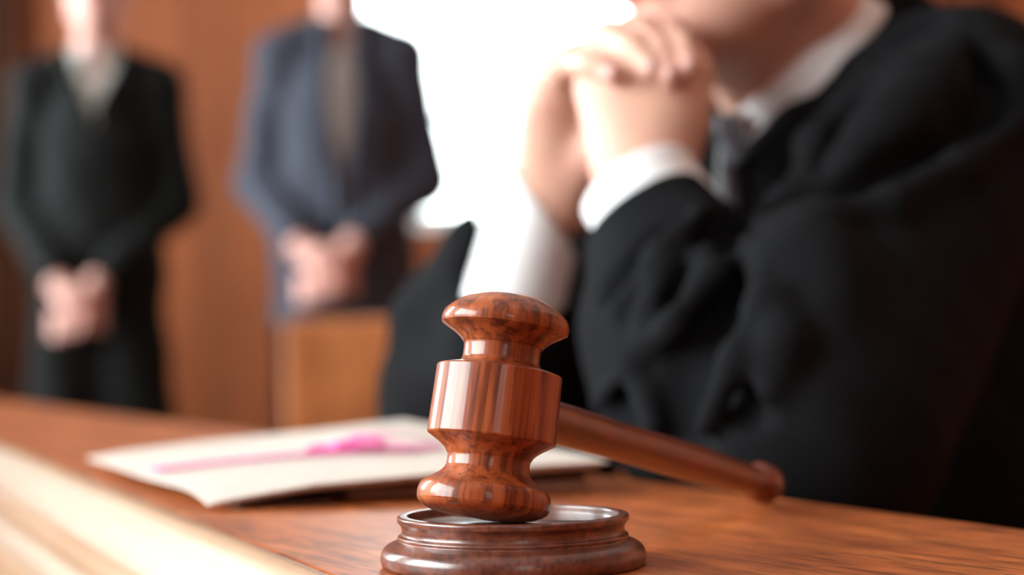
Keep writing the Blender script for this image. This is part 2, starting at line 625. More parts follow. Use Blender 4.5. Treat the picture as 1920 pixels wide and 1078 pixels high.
# body below the ledge and the lower desk on the judge's side
bm = bmesh.new()
add_prism(bm, inset(poly, 0.045), 0.0, TZ - 0.026)
from_bm('base_panel', bm, M['panel'], bench, False)
nr = Vector((-(R0 - Ra).y, (R0 - Ra).x, 0)).normalized()
nr = nr if nr.x > 0 else -nr
dA = Rd + rd_ * 0.3
dB = Rc.lerp(Rb, 0.75)
bm = bmesh.new()
dk = [dA - nr * 0.02, dA + nr * 0.23, dB + nr * 0.23, dB - nr * 0.02]
DZ = 0.69
add_prism(bm, [(v.x, v.y) for v in dk], DZ - 0.025, DZ)
from_bm('desk_top', bm, M['ledge'], bench, False)

# ------------------------------------------------------------------ the sound block
BC = onz(963, 1050, TZ)
BC = Vector((BC.x, 0.757, TZ))
sb = empty('sound_block', BC, 'round dark wooden sound block with grooved side under the gavel', 'sound block')
bp = [(0, 0), (0.0488, 0), (0.0500, 0.0008), (0.0506, 0.0028), (0.0505, 0.0050), (0.0496, 0.0070), (0.0478, 0.0086), (0.0455, 0.0096), (0.0443, 0.0100), (0.0439, 0.0104), (0.0440, 0.0110),
      (0.0440, 0.0116), (0.0436, 0.0121), (0.0429, 0.0124), (0.0426, 0.0130), (0.0425, 0.0142), (0.0427, 0.0154), (0.0434, 0.0165), (0.0441, 0.0172), (0.0442, 0.0178), (0.0442, 0.0188), (0.0438, 0.0194), (0.0430, 0.0196), (0.0408, 0.0196), (0.0402, 0.0193), (0.0400, 0.0186), (0.0399, 0.0165)]
bp2 = smooth_profile(bp[1:], 3)
base = lathe('base', [(0, 0)] + [tuple(q) for q in bp2] + [(0.039, 0.0160), (0, 0.0160)], M['block'], sb)
base.location = (0, 0, 0); base.matrix_parent_inverse = Matrix.Identity(4)
FZ = TZ + 0.0168
pl = lathe('striking_plate', [(0, 0.0160), (0.0392, 0.0160), (0.0396, 0.0166), (0.0392, 0.0168), (0, 0.0168)], wood('plate_wood', (0.09, 0.03, 0.018), (0.17, 0.065, 0.04), (0.24, 0.10, 0.07), (1, 0.08, 1), 160, 0.22, coat=0.5, streak=0.4), sb)
pl.matrix_parent_inverse = Matrix.Identity(4)

# ------------------------------------------------------------------ the gavel
S = 0.5363 / (FPX / 0.745)
runs = [   # (radius, distance along the axis); the turned head has crisp arrises between the runs
    [(0, -24), (45, -23), (90, -18), (130, -6), (165, 12), (190, 29), (207, 44)],
    [(207, 44), (217, 54), (223, 68), (226, 84), (224, 100)],
    [(224, 100), (205, 112), (176, 129), (154, 146), (142, 160)],
    [(142, 160), (138, 164), (136, 182), (136, 206)],
    [(136, 206), (137, 216), (142, 226), (149, 233), (154, 236)],
    [(154, 236), (185, 242), (212, 249)],
    [(212, 249), (219, 251.5), (222, 256)],
    [(222, 256), (223, 320), (225, 400), (227, 486)],
    [(227, 486), (226.5, 491), (222, 496)],
    [(222, 496), (204, 506), (178, 523), (158, 540), (149, 555)],
    [(149, 555), (146, 560), (145, 576), (146, 596)],
    [(146, 596), (156, 614), (174, 630), (196, 645), (212, 654)],
    [(212, 654), (224, 664), (231, 680), (234, 698), (233, 720)],
    [(233, 720), (225, 733), (204, 748), (172, 760), (120, 769), (60, 773), (0, 774)],
]
hp = []
for q in runs:
    hp += smooth_profile(q, 4)[0 if not hp else 1:]
MID = 373
hprof = [(max(r, 0) * S if i not in (0,) else 0.0, (MID - t) * S) for i, (r, t) in enumerate(hp)]
hprof[-1] = (0.0, hprof[-1][1])
hprof = hprof[::-1]
E_ = P(1431, 907, 0.99)
kn = 0.0102
E_ = onz(1431, 907, TZ + kn + 0.0008)
G = P(929, 746, 0.746)
hd = (E_ - G).normalized()
a0 = (Vector((0, 0, 1)) - hd * hd.z).normalized()
side = hd.cross(a0)
tw = math.radians(3.0)
best = None
for s_ in (1, -1):
    ax = a0 * math.cos(tw) + side * math.sin(tw) * s_
    if best is None or ax.x > best.x:
        best = ax
ax = best
gx_ = (hd - ax * hd.dot(ax)).normalized()
Rm = Matrix((gx_, ax.cross(gx_), ax)).transposed()
low = min((Rm @ Vector((r * math.cos(t), r * math.sin(t), z))).z for r, z in hprof for t in [k * math.pi / 60 for k in range(120)])
G.z = FZ - low + 0.0001
hd = (E_ - G).normalized()
gx_ = (hd - ax * hd.dot(ax)).normalized()
gav = empty('gavel', (G.x, G.y, FZ), 'polished reddish brown wooden gavel leaning on round block', 'gavel')
head = lathe('head', hprof, M['gavel'], gav, 128)
head.modifiers.new('arris', 'EDGE_SPLIT').split_angle = math.radians(20)
head.matrix_parent_inverse = Matrix.Identity(4)
head.matrix_world = Matrix.Translation(G) @ Rm.to_4x4()
HL = (E_ - G).length
hs = [(0.0078, 0.012), (0.0082, 0.024), (0.0085, 0.05), (0.0084, 0.085), (0.0083, 0.12), (0.0086, 0.16), (0.0087, 0.19), (0.0083, 0.22), (0.0076, 0.245), (0.0071, HL - 0.016), (0.0069, HL - 0.0125)]
hsp = [(0.0, 0.012)] + [tuple(q) for q in smooth_profile(hs, 4)]
handle = lathe('handle', hsp + [(0.0, HL - 0.0125)], M['handle'], gav, 48)
handle.matrix_parent_inverse = Matrix.Identity(4)
q = hd.to_track_quat('Z', 'Y').to_matrix().to_4x4()
handle.matrix_world = Matrix.Translation(G) @ q
kp = [(0.0069, -0.014), (0.0078, -0.0115), (0.0094, -0.0085), (kn, -0.0045), (kn, 0.0), (0.0097, 0.0035), (0.0084, 0.0058), (0.0055, 0.0072), (0.0, 0.0078)]
knob = lathe('end_knob', [(0, -0.014)] + [tuple(q_) for q_ in smooth_profile(kp, 4)][:-1] + [(0, 0.0078)], M['handle'], gav, 48)
knob.matrix_parent_inverse = Matrix.Identity(4)
knob.matrix_world = Matrix.Translation(E_) @ q
for o in (head, handle, knob):
    mw = o.matrix_world.copy()
    o.matrix_parent_inverse = Matrix.Translation(-Vector(gav.location))
    o.matrix_basis = mw

# ------------------------------------------------------------------ documents
fL, fF = onz(165, 862, 0.757), onz(392, 934, 0.757)
e1 = (fF - fL); e1n = e1.normalized()
e2n = Vector((-e1n.y, e1n.x, 0))
e2n = e2n if e2n.x > 0 else -e2n
WID = 0.222
fB, fR = fL + e2n * WID, fF + e2n * WID


def htop(u, v):
    """top cover height: u along the left edge (0 = far corner, 1 = near), v across"""
    a = 0.0085 + 0.018 * v ** 0.8 - 0.009 * v * u
    droop = -0.0045 * max(0, (u - 0.82) / 0.18) ** 2 * max(0, 1 - v / 0.25)
    return TZ + a + droop


def cover(name, z_off, th, u0, u1, v0, v1, mat, parent, n=24, wob=0.0):
    bm = bmesh.new()
    top, bot = [], []
    for i in range(n + 1):
        rt_, rb_ = [], []
        for j in range(n + 1):
            u = u0 + (u1 - u0) * i / n
            v = v0 + (v1 - v0) * j / n
            p = fL + e1 * u + e2n * (WID * v)
            z = htop(min(max(u, 0), 1), min(max(v, 0), 1)) + z_off + wob * math.sin(u * 9 + v * 7)
            rt_.append(bm.verts.new((p.x, p.y, z)))
            rb_.append(bm.verts.new((p.x, p.y, z - th)))
        top.append(rt_); bot.append(rb_)
    for i in range(n):
        for j in range(n):
            bm.faces.new((top[i][j], top[i + 1][j], top[i + 1][j + 1], top[i][j + 1]))
            bm.faces.new((bot[i][j], bot[i][j + 1], bot[i + 1][j + 1], bot[i + 1][j]))
    for i in range(n):
        bm.faces.new((top[i][0], bot[i][0], bot[i + 1][0], top[i + 1][0]))
        bm.faces.new((top[i][n], top[i + 1][n], bot[i + 1][n], bot[i][n]))
        bm.faces.new((top[0][i], top[0][i + 1], bot[0][i + 1], bot[0][i]))
        bm.faces.new((top[n][i], bot[n][i], bot[n][i + 1], top[n][i + 1]))
    return from_bm(name, bm, mat, parent, False)


top = empty('document_folder', (fL + fR) / 2, 'cream paper folder on top of the document stack under pink ribbon', 'folder')
cover('cover', 0.0, 0.0012, 0, 1, 0, 1, M['paper'], top, wob=0.0004)
cover('pages', -0.0016, 0.0022, 0.02, 0.985, 0.03, 0.985, M['sheets'], top)


def slab(name, uv, z0, z1, mat, parent, bev=0.001):
    bm = bmesh.new()
    pts = [fL + e1 * u + e2n * (WID * v) for u, v in uv]
    add_prism(bm, [(p.x, p.y) for p in pts], z0, z1)
    bmesh.ops.bevel(bm, geom=list(bm.edges), offset=bev, segments=1, affect='EDGES')
    return from_bm(name, bm, mat, parent, False)


low_ = empty('document_folder', fL + e1 * .5 + e2n * .15, 'tan card folder at the bottom of the document stack', 'folder')
uv = [(0.10, 0.36), (0.915, 0.36), (0.955, 0.98), (0.14, 0.98)]
slab('cover', uv, TZ + 0.0001, TZ + 0.0016, M['tan'], low_, 0.0003)
slab('pages', [(0.11, 0.38), (0.905, 0.38), (0.945, 0.97), (0.15, 0.97)], TZ + 0.0016, TZ + 0.0050, M['sheets'], low_, 0.0003)
slab('cover', uv, TZ + 0.0050, TZ + 0.0062, M['tan'], low_, 0.0003)
mid_ = empty('document_folder', fL + e1 * .4 + e2n * .17, 'dark brown card folder sandwiched between cream folder and tan folder', 'folder')
slab('cover', [(0.08, 0.52), (0.93, 0.52), (0.95, 0.97), (0.10, 0.97)], TZ + 0.0063, TZ + 0.0100, M['brown'], mid_, 0.0005)
fo = empty('document_folder', fL + e1 * .9 + e2n * .05, 'small dark leather notebook under the near corner of the cream folder', 'notebook')
slab('cover', [(0.80, 0.08), (0.985, 0.08), (0.985, 0.30), (0.80, 0.30)], TZ + 0.0001, TZ + 0.0026, M['brown'], fo, 0.0005)
fo.name = 'notebook'


# ribbon: straps across the folder and a bow
def uvof(px, py):
    p = onz(px, py, 0.772)
    for _ in range(6):
        d = p - fL
        u, v = d.dot(e1) / e1.length_squared, d.dot(e2n) / WID
        p = onz(px, py, htop(min(max(u, 0), 1), min(max(v, 0), 1)))
    d = p - fL
    return d.dot(e1) / e1.length_squared, d.dot(e2n) / WID


def ribbon_strip(name, pts, width, parent, wdir):
    """pts: 3-D centre line; a flat band with thickness"""
    bm = bmesh.new()
    rows = []
    th = 0.0005
    for i, p in enumerate(pts):
        t = (pts[min(i + 1, len(pts) - 1)] - pts[max(i - 1, 0)]).normalized()
        w = (wdir - t * wdir.dot(t)).normalized()
        n = t.cross(w)
        rows.append([bm.verts.new(p + w * width / 2 + n * th), bm.verts.new(p - w * width / 2 + n * th), bm.verts.new(p - w * width / 2 - n * th), bm.verts.new(p + w * width / 2 - n * th)])
    for A, Bq in zip(rows, rows[1:]):
        for k in range(4):
            bm.faces.new((A[k], A[(k + 1) % 4], Bq[(k + 1) % 4], Bq[k]))
    bm.faces.new(rows[0]); bm.faces.new(rows[-1][::-1])
    return from_bm(name, bm, M['pink'], parent, True)


def onfold(u, v, dz=0.0020):
    p = fL + e1 * u + e2n * (WID * v)
    return Vector((p.x, p.y, htop(min(max(u, 0), 1), min(max(v, 0), 1)) + dz + 0.0004 * math.sin(u * 9 + v * 7)))


ra, rb_, rc_ = uvof(285, 886), uvof(640, 852), uvof(830, 842)
rib = empty('ribbon', onfold(*rb_), 'bright pink ribbon tied in a bow around the cream folder', 'ribbon')
um = (ra[0] + rb_[0]) / 2
strap = [onfold(ra[0] + (rb_[0] - ra[0]) * t, ra[1] + (rb_[1] - ra[1]) * t) for t in [i / 12 for i in range(13)]]
ribbon_strip('strap', strap, 0.014, rib, e1n)
strap = [onfold(rb_[0] + (rc_[0] - rb_[0]) * t, rb_[1] + (rc_[1] - rb_[1]) * t, 0.0022) for t in [i / 12 for i in range(13)]]
ribbon_strip('strap', strap, 0.014, rib, e1n)
k0 = onfold(*rb_)


def loop3(pxs):
    """closed loop of ribbon standing up from the knot through pixels (px, py, lift)"""
    pts = [P(px, py, dp) for px, py, dp in pxs]
    out = []
    n = len(pts)
    for i in range(n - 1):
        p0, p1, p2, p3 = pts[max(i - 1, 0)], pts[i], pts[i + 1], pts[min(i + 2, n - 1)]
        for s in range(6):
            t = s / 6
            out.append(0.5 * (2 * p1 + (p2 - p0) * t + (2 * p0 - 5 * p1 + 4 * p2 - p3) * t * t + (3 * p1 - p0 - 3 * p2 + p3) * t ** 3))
    out.append(pts[-1])
    for p in out:
        d = p - fL
        u, v = d.dot(e1) / e1.length_squared, d.dot(e2n) / WID
        p.z = max(p.z, htop(min(max(u, 0), 1), min(max(v, 0), 1)) + 0.0035)
    return out


KD = (k0 - CAM).dot(fwd)
wv = Vector((0.25, 0.9, 0.3)).normalized()
ribbon_strip('bow_loop', loop3([(640, 850, KD), (615, 838, KD), (585, 838, KD), (580, 845, KD), (605, 849, KD), (640, 852, KD)]), 0.007, rib, wv)
ribbon_strip('bow_loop', loop3([(640, 850, KD), (650, 826, KD), (680, 817, KD), (712, 826, KD), (722, 836, KD), (690, 843, KD), (640, 852, KD)]), 0.007, rib, wv)
ribbon_strip('tail', [onfold(rb_[0] + 0.10 * t, rb_[1] + 0.16 * t, 0.003 + 0.004 * math.sin(math.pi * t)) for t in [i / 10 for i in range(11)]], 0.011, rib, e1n)
ribbon_strip('tail', [onfold(rb_[0] - 0.06 * t - 0.02, rb_[1] + 0.30 * t, 0.003 + 0.006 * math.sin(math.pi * t)) for t in [i / 10 for i in range(11)]], 0.011, rib, e1n)
bm = bmesh.new()
bmesh.ops.create_uvsphere(bm, u_segments=16, v_segments=10, radius=1)
for v in bm.verts:
    v.co = k0 + Vector((v.co.x * 0.007, v.co.y * 0.008, v.co.z * 0.0035 + 0.003))
from_bm('knot', bm, M['pink'], rib)

# ------------------------------------------------------------------ the judge
judge = empty('person', (0.33, 1.62, 0.0), 'judge in black robe, chin resting on clasped hands, white cuffs and collar', 'person')
FACE = Vector((-0.93, -0.30, -0.10)).normalized()          # where the face looks
LEFT = FACE.cross(Vector((0, 0, 1))).normalized() * -1
LEFT = LEFT if LEFT.y < 0 else -LEFT
UPH = LEFT.cross(FACE).normalized()
UPH = UPH if UPH.z > 0 else -UPH
RH = (FACE, LEFT, UPH)
CHIN = P(1226, 106, 1.435)


def hl(f, l, u):
    """point given from the chin: forward, to his left, up"""
    return CHIN + FACE * f + LEFT * l + UPH * u


NB = P(1520, 130, 1.53)                 # base of the neck
# near (left) arm
Sn, En, Wn = P(1795, 240, 1.43), P(1500, 800, 1.17), P(1212, 350, 1.305)
# far (right) arm
Sf, Ef, Wf = Vector((0.13, 1.72, 0.99)), P(855, 770, 1.62), P(1028, 372, 1.46)

AXF = (rt * 0.25 + up * 0.95 - fwd * 0.16).normalized()
cufff_c = P(1010, 384, 1.46)
FMID = cufff_c - AXF * 0.115

palmL = [((1172, 315, 1.325), (1122, 165, 1.350), .020, .0165), ((1192, 315, 1.322), (1168, 140, 1.343), .021, .0165),
         ((1215, 315, 1.322), (1222, 130, 1.343), .021, .017), ((1235, 315, 1.325), (1276, 145, 1.350), .020, .0175), ((1235, 290, 1.33), (1262, 225, 1.335), .020, .020)]
fingL = [[(1122, 160, 1.350), (1104, 112, 1.388), (1085, 150, 1.436), (1072, 200, 1.448)],
         [(1168, 138, 1.343), (1128, 74, 1.392), (1118, 110, 1.446), (1112, 160, 1.452)],
         [(1222, 128, 1.343), (1190, 58, 1.392), (1180, 95, 1.448), (1172, 150, 1.454)],
         [(1276, 142, 1.350), (1243, 62, 1.390), (1236, 100, 1.446), (1228, 150, 1.452)]]
radF = [[.0115, .0095, .0085, .0075], [.0125, .0105, .0095, .008], [.013, .011, .0098, .0085], [.0125, .0108, .0095, .0082]]
thL = [(1262, 245, 1.335), (1300, 190, 1.355), (1312, 140, 1.378), (1306, 105, 1.398)]
palmR = [((1020, 372, 1.46), (1046, 140, 1.424), .021, .0165), ((1036, 372, 1.455), (1098, 118, 1.428), .021, .0165),
         ((1055, 368, 1.455), (1160, 108, 1.430), .021, .0165), ((1068, 360, 1.46), (1215, 112, 1.430), .020, .017), ((1020, 330, 1.45), (1024, 200, 1.425), .016, .014)]
fingR = [[(1046, 138, 1.424), (1064, 116, 1.362), (1108, 120, 1.326), (1147, 139, 1.314)],
         [(1098, 112, 1.428), (1143, 68, 1.366), (1187, 92, 1.330), (1220, 130, 1.312)],
         [(1160, 100, 1.430), (1204, 62, 1.362), (1238, 96, 1.328), (1256, 140, 1.310)],
         [(1215, 104, 1.430), (1252, 66, 1.362), (1280, 92, 1.328), (1291, 126, 1.312)]]
thR = [(1080, 330, 1.44), (1170, 230, 1.40), (1255, 165, 1.395), (1290, 130, 1.40)]


def hand_sdf(p, palm, fing, th, rf):
    d = None
    for a, b, ra_, rb2 in palm:
        e = cap(p, P(*a), P(*b), ra_, rb2)
        d = e if d is None else smin(d, e, 0.022)
    d = smin(d, chain(p, [P(*q) for q in th], [.016, .0125, .0108, .0085], 0.004), 0.014)
    for f, r in zip(fing, rf):
        e = chain(p, [P(*q) for q in f], r, 0.003)
        e = smin(e, ell(p, P(*f[1]), (r[1] * 1.12,) * 3), 0.006)
        d = smin(d, e, 0.0035)
    return d


def head_sdf(p):
    d = ell(p, hl(-0.095, 0, 0.135), (0.098, 0.077, 0.105), RH)
    d = smin(d, ell(p, hl(-0.055, 0, 0.075), (0.058, 0.058, 0.082), RH), 0.03)
    for s in (1, -1):
        d = smin(d, cap(p, hl(-0.018, 0.008 * s, 0.016), hl(-0.092, 0.050 * s, 0.045), .0175, .016), 0.028)
        d = smin(d, cap(p, hl(-0.092, 0.050 * s, 0.045), hl(-0.098, 0.062 * s, 0.10), .016, .012), 0.02)
        d = smin(d, ell(p, hl(-0.03, 0.036 * s, 0.088), (.022, .022, .02), RH), 0.02)       # cheek
        d = smax(d, -ell(p, hl(0.004, 0.031 * s, 0.122), (.014, .019, .012), RH), 0.012)     # eye socket
        d = smin(d, smax(ell(p, hl(-0.0115, 0.031 * s, 0.121), (.0130,) * 3), -ell(p, hl(0.002, 0.031 * s, 0.1205), (.012, .0115, .0048), RH), 0.001), 0.003)
        d = smin(d, ell(p, hl(-0.105, 0.078 * s, 0.105), (.018, .007, .032), RH), 0.006)      # ear
    d = smin(d, cap(p, hl(-0.006, 0, 0.122), hl(0.020, 0, 0.084), .0085, .0115), 0.012)       # nose
    for s in (1, -1):
        d = smin(d, ell(p, hl(0.010, 0.011 * s, 0.080), (.010, .008, .008), RH), 0.006)
    d = smin(d, ell(p, hl(-0.004, 0, 0.012), (.021, .024, .018), RH), 0.016)                  # chin
    d = smin(d, ell(p, hl(-0.004, 0, 0.048), (.017, .026, .016), RH), 0.014)                  # mouth mound
    d = smin(d, ell(p, hl(0.010, 0, 0.0535), (.008, .020, .0050), RH), 0.003)
    d = smin(d, ell(p, hl(0.009, 0, 0.0425), (.0085, .018, .0058), RH), 0.003)
    # neck
    d = smin(d, cap(p, NB + Vector((0.02, 0.02, -0.03)), hl(-0.098, 0, 0.055), .060, .052), 0.022)
    d = smin(d, cap(p, NB + FACE * 0.04 + Vector((0, 0, -0.02)), hl(-0.06, 0, 0.022), .032, .028), 0.03)
    return d


def judge_body(p):
    d = head_sdf(p)
    d = smin(d, ell(p, (0.295, 1.61, 0.85), (0.085, 0.12, 0.20)), 0.04)
    d = smin(d, ell(p, (0.345, 1.65, 0.58), (0.12, 0.15, 0.14)), 0.06)
    for s, e_, w in ((Sn, En, Wn), (Sf, Ef, Wf)):
        d = smin(d, cap(p, s.lerp(Vector((0.27, 1.58, 0.98)), 0.15), e_, .044, .036), 0.02)
        d = smin(d, chain(p, [e_, w], [.040, .026]) if w is Wn else chain(p, [e_, FMID, Wf], [.038, .028, .024]), 0.02)
    L_ = hand_sdf(p, palmL, fingL, thL, radF)
    R_ = hand_sdf(p, palmR, fingR, thR, radF)
    d = smin(d, smin(L_, R_, 0.0015), 0.004)
    for s in (1, -1):       # seated legs
        o = Vector((0.08 * 0.65 * s, -0.08 * 0.76 * s, 0))
        hip, knee, ank = Vector((0.345, 1.65, 0.52)) + o, Vector((0.10, 1.44, 0.52)) + o, Vector((0.12, 1.46, 0.1)) + o
        d = smin(d, cap(p, hip, knee, .075, .055), 0.03)
        d = smin(d, cap(p, knee, ank, .052, .036), 0.02)
        d = smin(d, cap(p, ank + Vector((0, 0, -0.055)), ank + Vector((-0.13, -0.10, -0.065)), .042, .033), 0.02)
    return d


body = sdf_mesh('body', judge_body, (-0.25, 1.02, 0.0), (0.62, 1.98, 1.34), 0.003, M['skin'], judge)
# lips and nails
for nm, u, r_ in (('lip', 0.0535, (.0092, .0205, .0052)), ('lip', 0.0425, (.0096, .0185, .0062))):
    bm = bmesh.new()
    bmesh.ops.create_uvsphere(bm, u_segments=24, v_segments=14, radius=1)
    for v in bm.verts:
        v.co = hl(0.0105 + v.co.x * r_[0], v.co.y * r_[1], u + v.co.z * r_[2] - 0.004 * abs(v.co.y) ** 2 * (1 if u > .05 else -1))
    from_bm(nm, bm, M['lip'], judge)
for f in fingR:
    a, b = P(*f[2]), P(*f[3])
    t = (b - a).normalized()
    toc = (CAM - b).normalized()
    n_ = (toc - t * toc.dot(t)).normalized()
    w_ = t.cross(n_)
    bm = bmesh.new()
    bmesh.ops.create_uvsphere(bm, u_segments=16, v_segments=10, radius=1)
    c = b + n_ * 0.0062
    for v in bm.verts:
        v.co = c + t * (v.co.x * 0.0058 + 0.001) + w_ * v.co.y * 0.0050 + n_ * (v.co.z * 0.0022 - 0.0010 * v.co.y ** 2)
    from_bm('fingernail', bm, M['nail'], judge)
M['eye'] = plain('eye_white', (0.75, 0.72, 0.69), 0.25)
M['iris'] = plain('brown_iris', (0.05, 0.025, 0.012), 0.2)


def eye(parent, c, f, r_=0.0118):
    f = f.normalized()
    bm = bmesh.new()
    bmesh.ops.create_uvsphere(bm, u_segments=20, v_segments=12, radius=r_)
    bmesh.ops.translate(bm, verts=bm.verts, vec=c)
    e = from_bm('eye', bm, M['eye'], parent)
    bm = bmesh.new()
    bmesh.ops.create_uvsphere(bm, u_segments=16, v_segments=8, radius=1)
    q = f.to_track_quat('Z', 'Y')
    for v in bm.verts:
        v.co = c + f * r_ * 0.92 + q @ Vector((v.co.x * r_ * .46, v.co.y * r_ * .46, v.co.z * r_ * .14))
    from_bm('iris', bm, M['iris'], e)


for s_ in (1, -1):
    eye(judge, hl(-0.0095, 0.031 * s_, 0.121), FACE - Vector((0, 0, 0.1)))
# hair: cap over the back and top of the skull
def hair_sdf(p):
    d = ell(p, hl(-0.098, 0, 0.142), (0.104, 0.084, 0.110), RH)
    d = smax(d, -plane(p, hl(-0.045, 0, 0.168), FACE * -1 + UPH * 0.85), 0.01)
    d = smax(d, plane(p, hl(-0.09, 0, 0.085), UPH * -1 + FACE * 0.35), 0.01)
    return d
sdf_mesh('hair', hair_sdf, tuple(hl(-0.095, 0, 0.135) - Vector((.15, .15, .15))), tuple(hl(-0.095, 0, 0.135) + Vector((.15, .15, .15))), 0.003, M['hair'], judge)

# cuffs
axn = (Wn - En).normalized()


def cuff_sdf(axis, c, r, length, flare, inner, mouth=None):
    mouth = axis if mouth is None else mouth

    def fn(p):
        q = p - A3(c)
        t = q @ A3(axis)
        d = q - t[:, None] * A3(axis)
        rr = np.sqrt(np.einsum('ij,ij->i', d, d))
        R_ = r + flare * t
        o = rr - R_
        tm = q @ A3(mouth)
        o = smax(o, tm, 0.004)
        o = smax(o, -(t + length), 0.004)
        return smax(o, -np.maximum(rr - (R_ - 0.004), -(tm + inner)), 0.002)
    return fn


cn = P(1205, 338, 1.300)
axn2 = Vector((-0.36, 0.50, 0.72)).normalized()
CR = 0.0405


def bounds(c, r):
    return tuple(c - Vector((r, r, r))), tuple(c + Vector((r, r, r)))


AXN = (rt * -0.47 + up * 0.78 + fwd * 0.42).normalized()
cuffn_c = P(1190, 342, 1.312)
sdf_mesh('cuff', cuff_sdf(AXN, cuffn_c, CR, 0.07, -0.02, 0.02), *bounds(cuffn_c, 0.10), 0.0022, M['shirt'], judge)
sdf_mesh('cuff', cuff_sdf(AXF, cufff_c, 0.0345, 0.080, -0.05, 0.02, (rt * 0.79 + up * 0.62).normalized()), *bounds(cufff_c, 0.12), 0.0022, M['shirt'], judge)

# collar of the shirt: band round the neck, open at the throat
CA = (rt * -0.70 + up * 0.71 + fwd * -0.10).normalized()      # neck axis at the collar
cf = (rt * -0.69 + up * -0.70 - fwd * 0.52)
cf = (cf - CA * cf.dot(CA)).normalized()
cs_ = CA.cross(cf).normalized()
cs_ = cs_ if cs_.y < 0 else -cs_
CC = P(1508, 128, 1.515)


def collar_sdf(p):
    q = p - A3(CC)
    t = q @ A3(CA)
    x = q @ A3(cf)
    y = q @ A3(cs_)
    ang = np.arctan2(y, x)
    rr = np.sqrt((x / 1.06) ** 2 + y ** 2)
    R_ = 0.069 - 0.30 * t
    d = np.abs(rr - R_) - 0.0035
    d = smax(d, t - 0.016, 0.003)
    low = -0.010 - 0.010 * np.clip(1 - np.abs(np.abs(ang) - 0.30) / 0.5, 0, 1)
    d = smax(d, (low - t) * 0.8, 0.003)
    gap = (0.03 + (0.016 - t) * 8.0) - np.abs(ang)
    d = smax(d, gap * 0.06, 0.002)
    return d


sdf_mesh('collar', collar_sdf, *bounds(CC, 0.13), 0.002, M['shirt'], judge)
sdf_mesh('shirt', lambda p: smax(smin(cap(p, CC - CA * 0.075, CC - CA * 0.006, .085, .0665), cap(p, CC - CA * 0.05, P(1375, 420, 1.53), .07, .02), .02), plane(p, CC - CA * 0.004, CA), .003), *bounds(CC - CA * 0.05, 0.20), 0.004, M['shirt'], judge)
# tie: knot and blade
tk = P(1368, 238, 1.425)
tb = P(1372, 420, 1.445)
def tie_sdf(p):
    return cap(p, tk + Vector((0, 0.012, -0.012)), tb, .007, .014)
sdf_mesh('tie', tie_sdf, *bounds((tk + tb) / 2, 0.12), 0.003, M['tie'], judge)
sdf_mesh('tie_knot', lambda p: cap(p, tk, tk + Vector((0.004, 0.003, -0.020)), .011, .007), *bounds(tk, 0.06), 0.0025, M['knot'], judge)

# robe ---------------------------------------------------------------
CH = Vector((0.285, 1.60, 0.84))
shd = (Sn - Sf).normalized()
RT = (Vector((shd.y, -shd.x, 0)).normalized() * -1, Vector((shd.x, shd.y, 0)).normalized(), Vector((0, 0, 1)))


def robe_base(p):
    d = ell(p, CH, (0.145, 0.20, 0.25), RT)
    d = smin(d, ell(p, (0.36, 1.66, 0.55), (0.17, 0.21, 0.20), RT), 0.10)
    # shoulders / yoke
    d = smin(d, cap(p, NB + Vector((0.055, 0.02, -0.042)), Sn, .066, .080), 0.05)
    d = smin(d, cap(p, NB + Vector((0.03, 0.04, -0.03)), Sf, .065, .075), 0.05)
    # front panels beside the collar and the tie
    d = smin(d, chain(p, [P(1462, 430, 1.46), P(1458, 312, 1.452), P(1560, 172, 1.472), P(1688, 44, 1.52)], [.03, .026, .026, .03], .01), 0.02)
    d = smin(d, cap(p, P(1318, 310, 1.470), P(1336, 430, 1.470), .019, .022), 0.015)
    # near sleeve: upper arm, forearm, hanging cloth
    d = smin(d, cap(p, Sn, En, .084, .088), 0.03)
    d = smin(d, cap(p, Sn.lerp(CH, 0.4), P(1680, 760, 1.48), .085, .09), 0.05)
    sl = P(1222, 395, 1.295)
    d = smin(d, cap(p, sl, P(1400, 690, 1.21), .0375, .070), 0.025)
    d = smin(d, cap(p, P(1207, 430, 1.295), P(1222, 640, 1.25), .034, .040), 0.03)
    d = smin(d, cap(p, P(1222, 620, 1.25), P(1235, 800, 1.22), .039, .034), 0.03)
    d = smin(d, cap(p, P(1290, 560, 1.245), P(1340, 800, 1.19), .045, .050), 0.03)
    d = smin(d, cap(p, P(1370, 640, 1.22), P(1430, 820, 1.17), .06, .06), 0.03)
    # far sleeve
    d = smin(d, cap(p, Sf, Ef + Vector((0.03, 0.03, 0.02)), .08, .066), 0.04)
    d = smin(d, cap(p, P(925, 495, 1.50), P(855, 620, 1.57), .043, .050), 0.03)
    d = smin(d, cap(p, P(855, 620, 1.57), P(850, 700, 1.60), .050, .050), 0.02)
    d = smin(d, cap(p, P(990, 600, 1.50), P(900, 790, 1.58), .050, .065), 0.03)
    d = smin(d, cap(p, P(850, 690, 1.62), P(850, 800, 1.62), .050, .050), 0.02)
    d = smin(d, cap(p, Ef, FMID - AXF * 0.01, .060, .044), 0.03)
    d = smin(d, cap(p, P(1045, 570, 1.58), P(1010, 800, 1.62), .045, .075), 0.04)
    d = smin(d, cap(p, P(1075, 500, 1.53), P(1060, 640, 1.56), .022, .04), 0.03)
    # skirt of the robe down to the floor
    d = smin(d, cap(p, (0.35, 1.66, 0.5), (0.30, 1.62, 0.16), .19, .20), 0.10)
    d = smin(d, cap(p, (0.30, 1.60, 0.48), (0.17, 1.50, 0.48), .14, .10), 0.06)
    d = smin(d, cap(p, (0.17, 1.50, 0.48), (0.19, 1.52, 0.14), .10, .12), 0.06)
    return d


def cached(pts):
    out = []
    for px, py in pts:
        q = trace(robe_base, px, py)
        if q is not None:
            out.append(q)
    return out


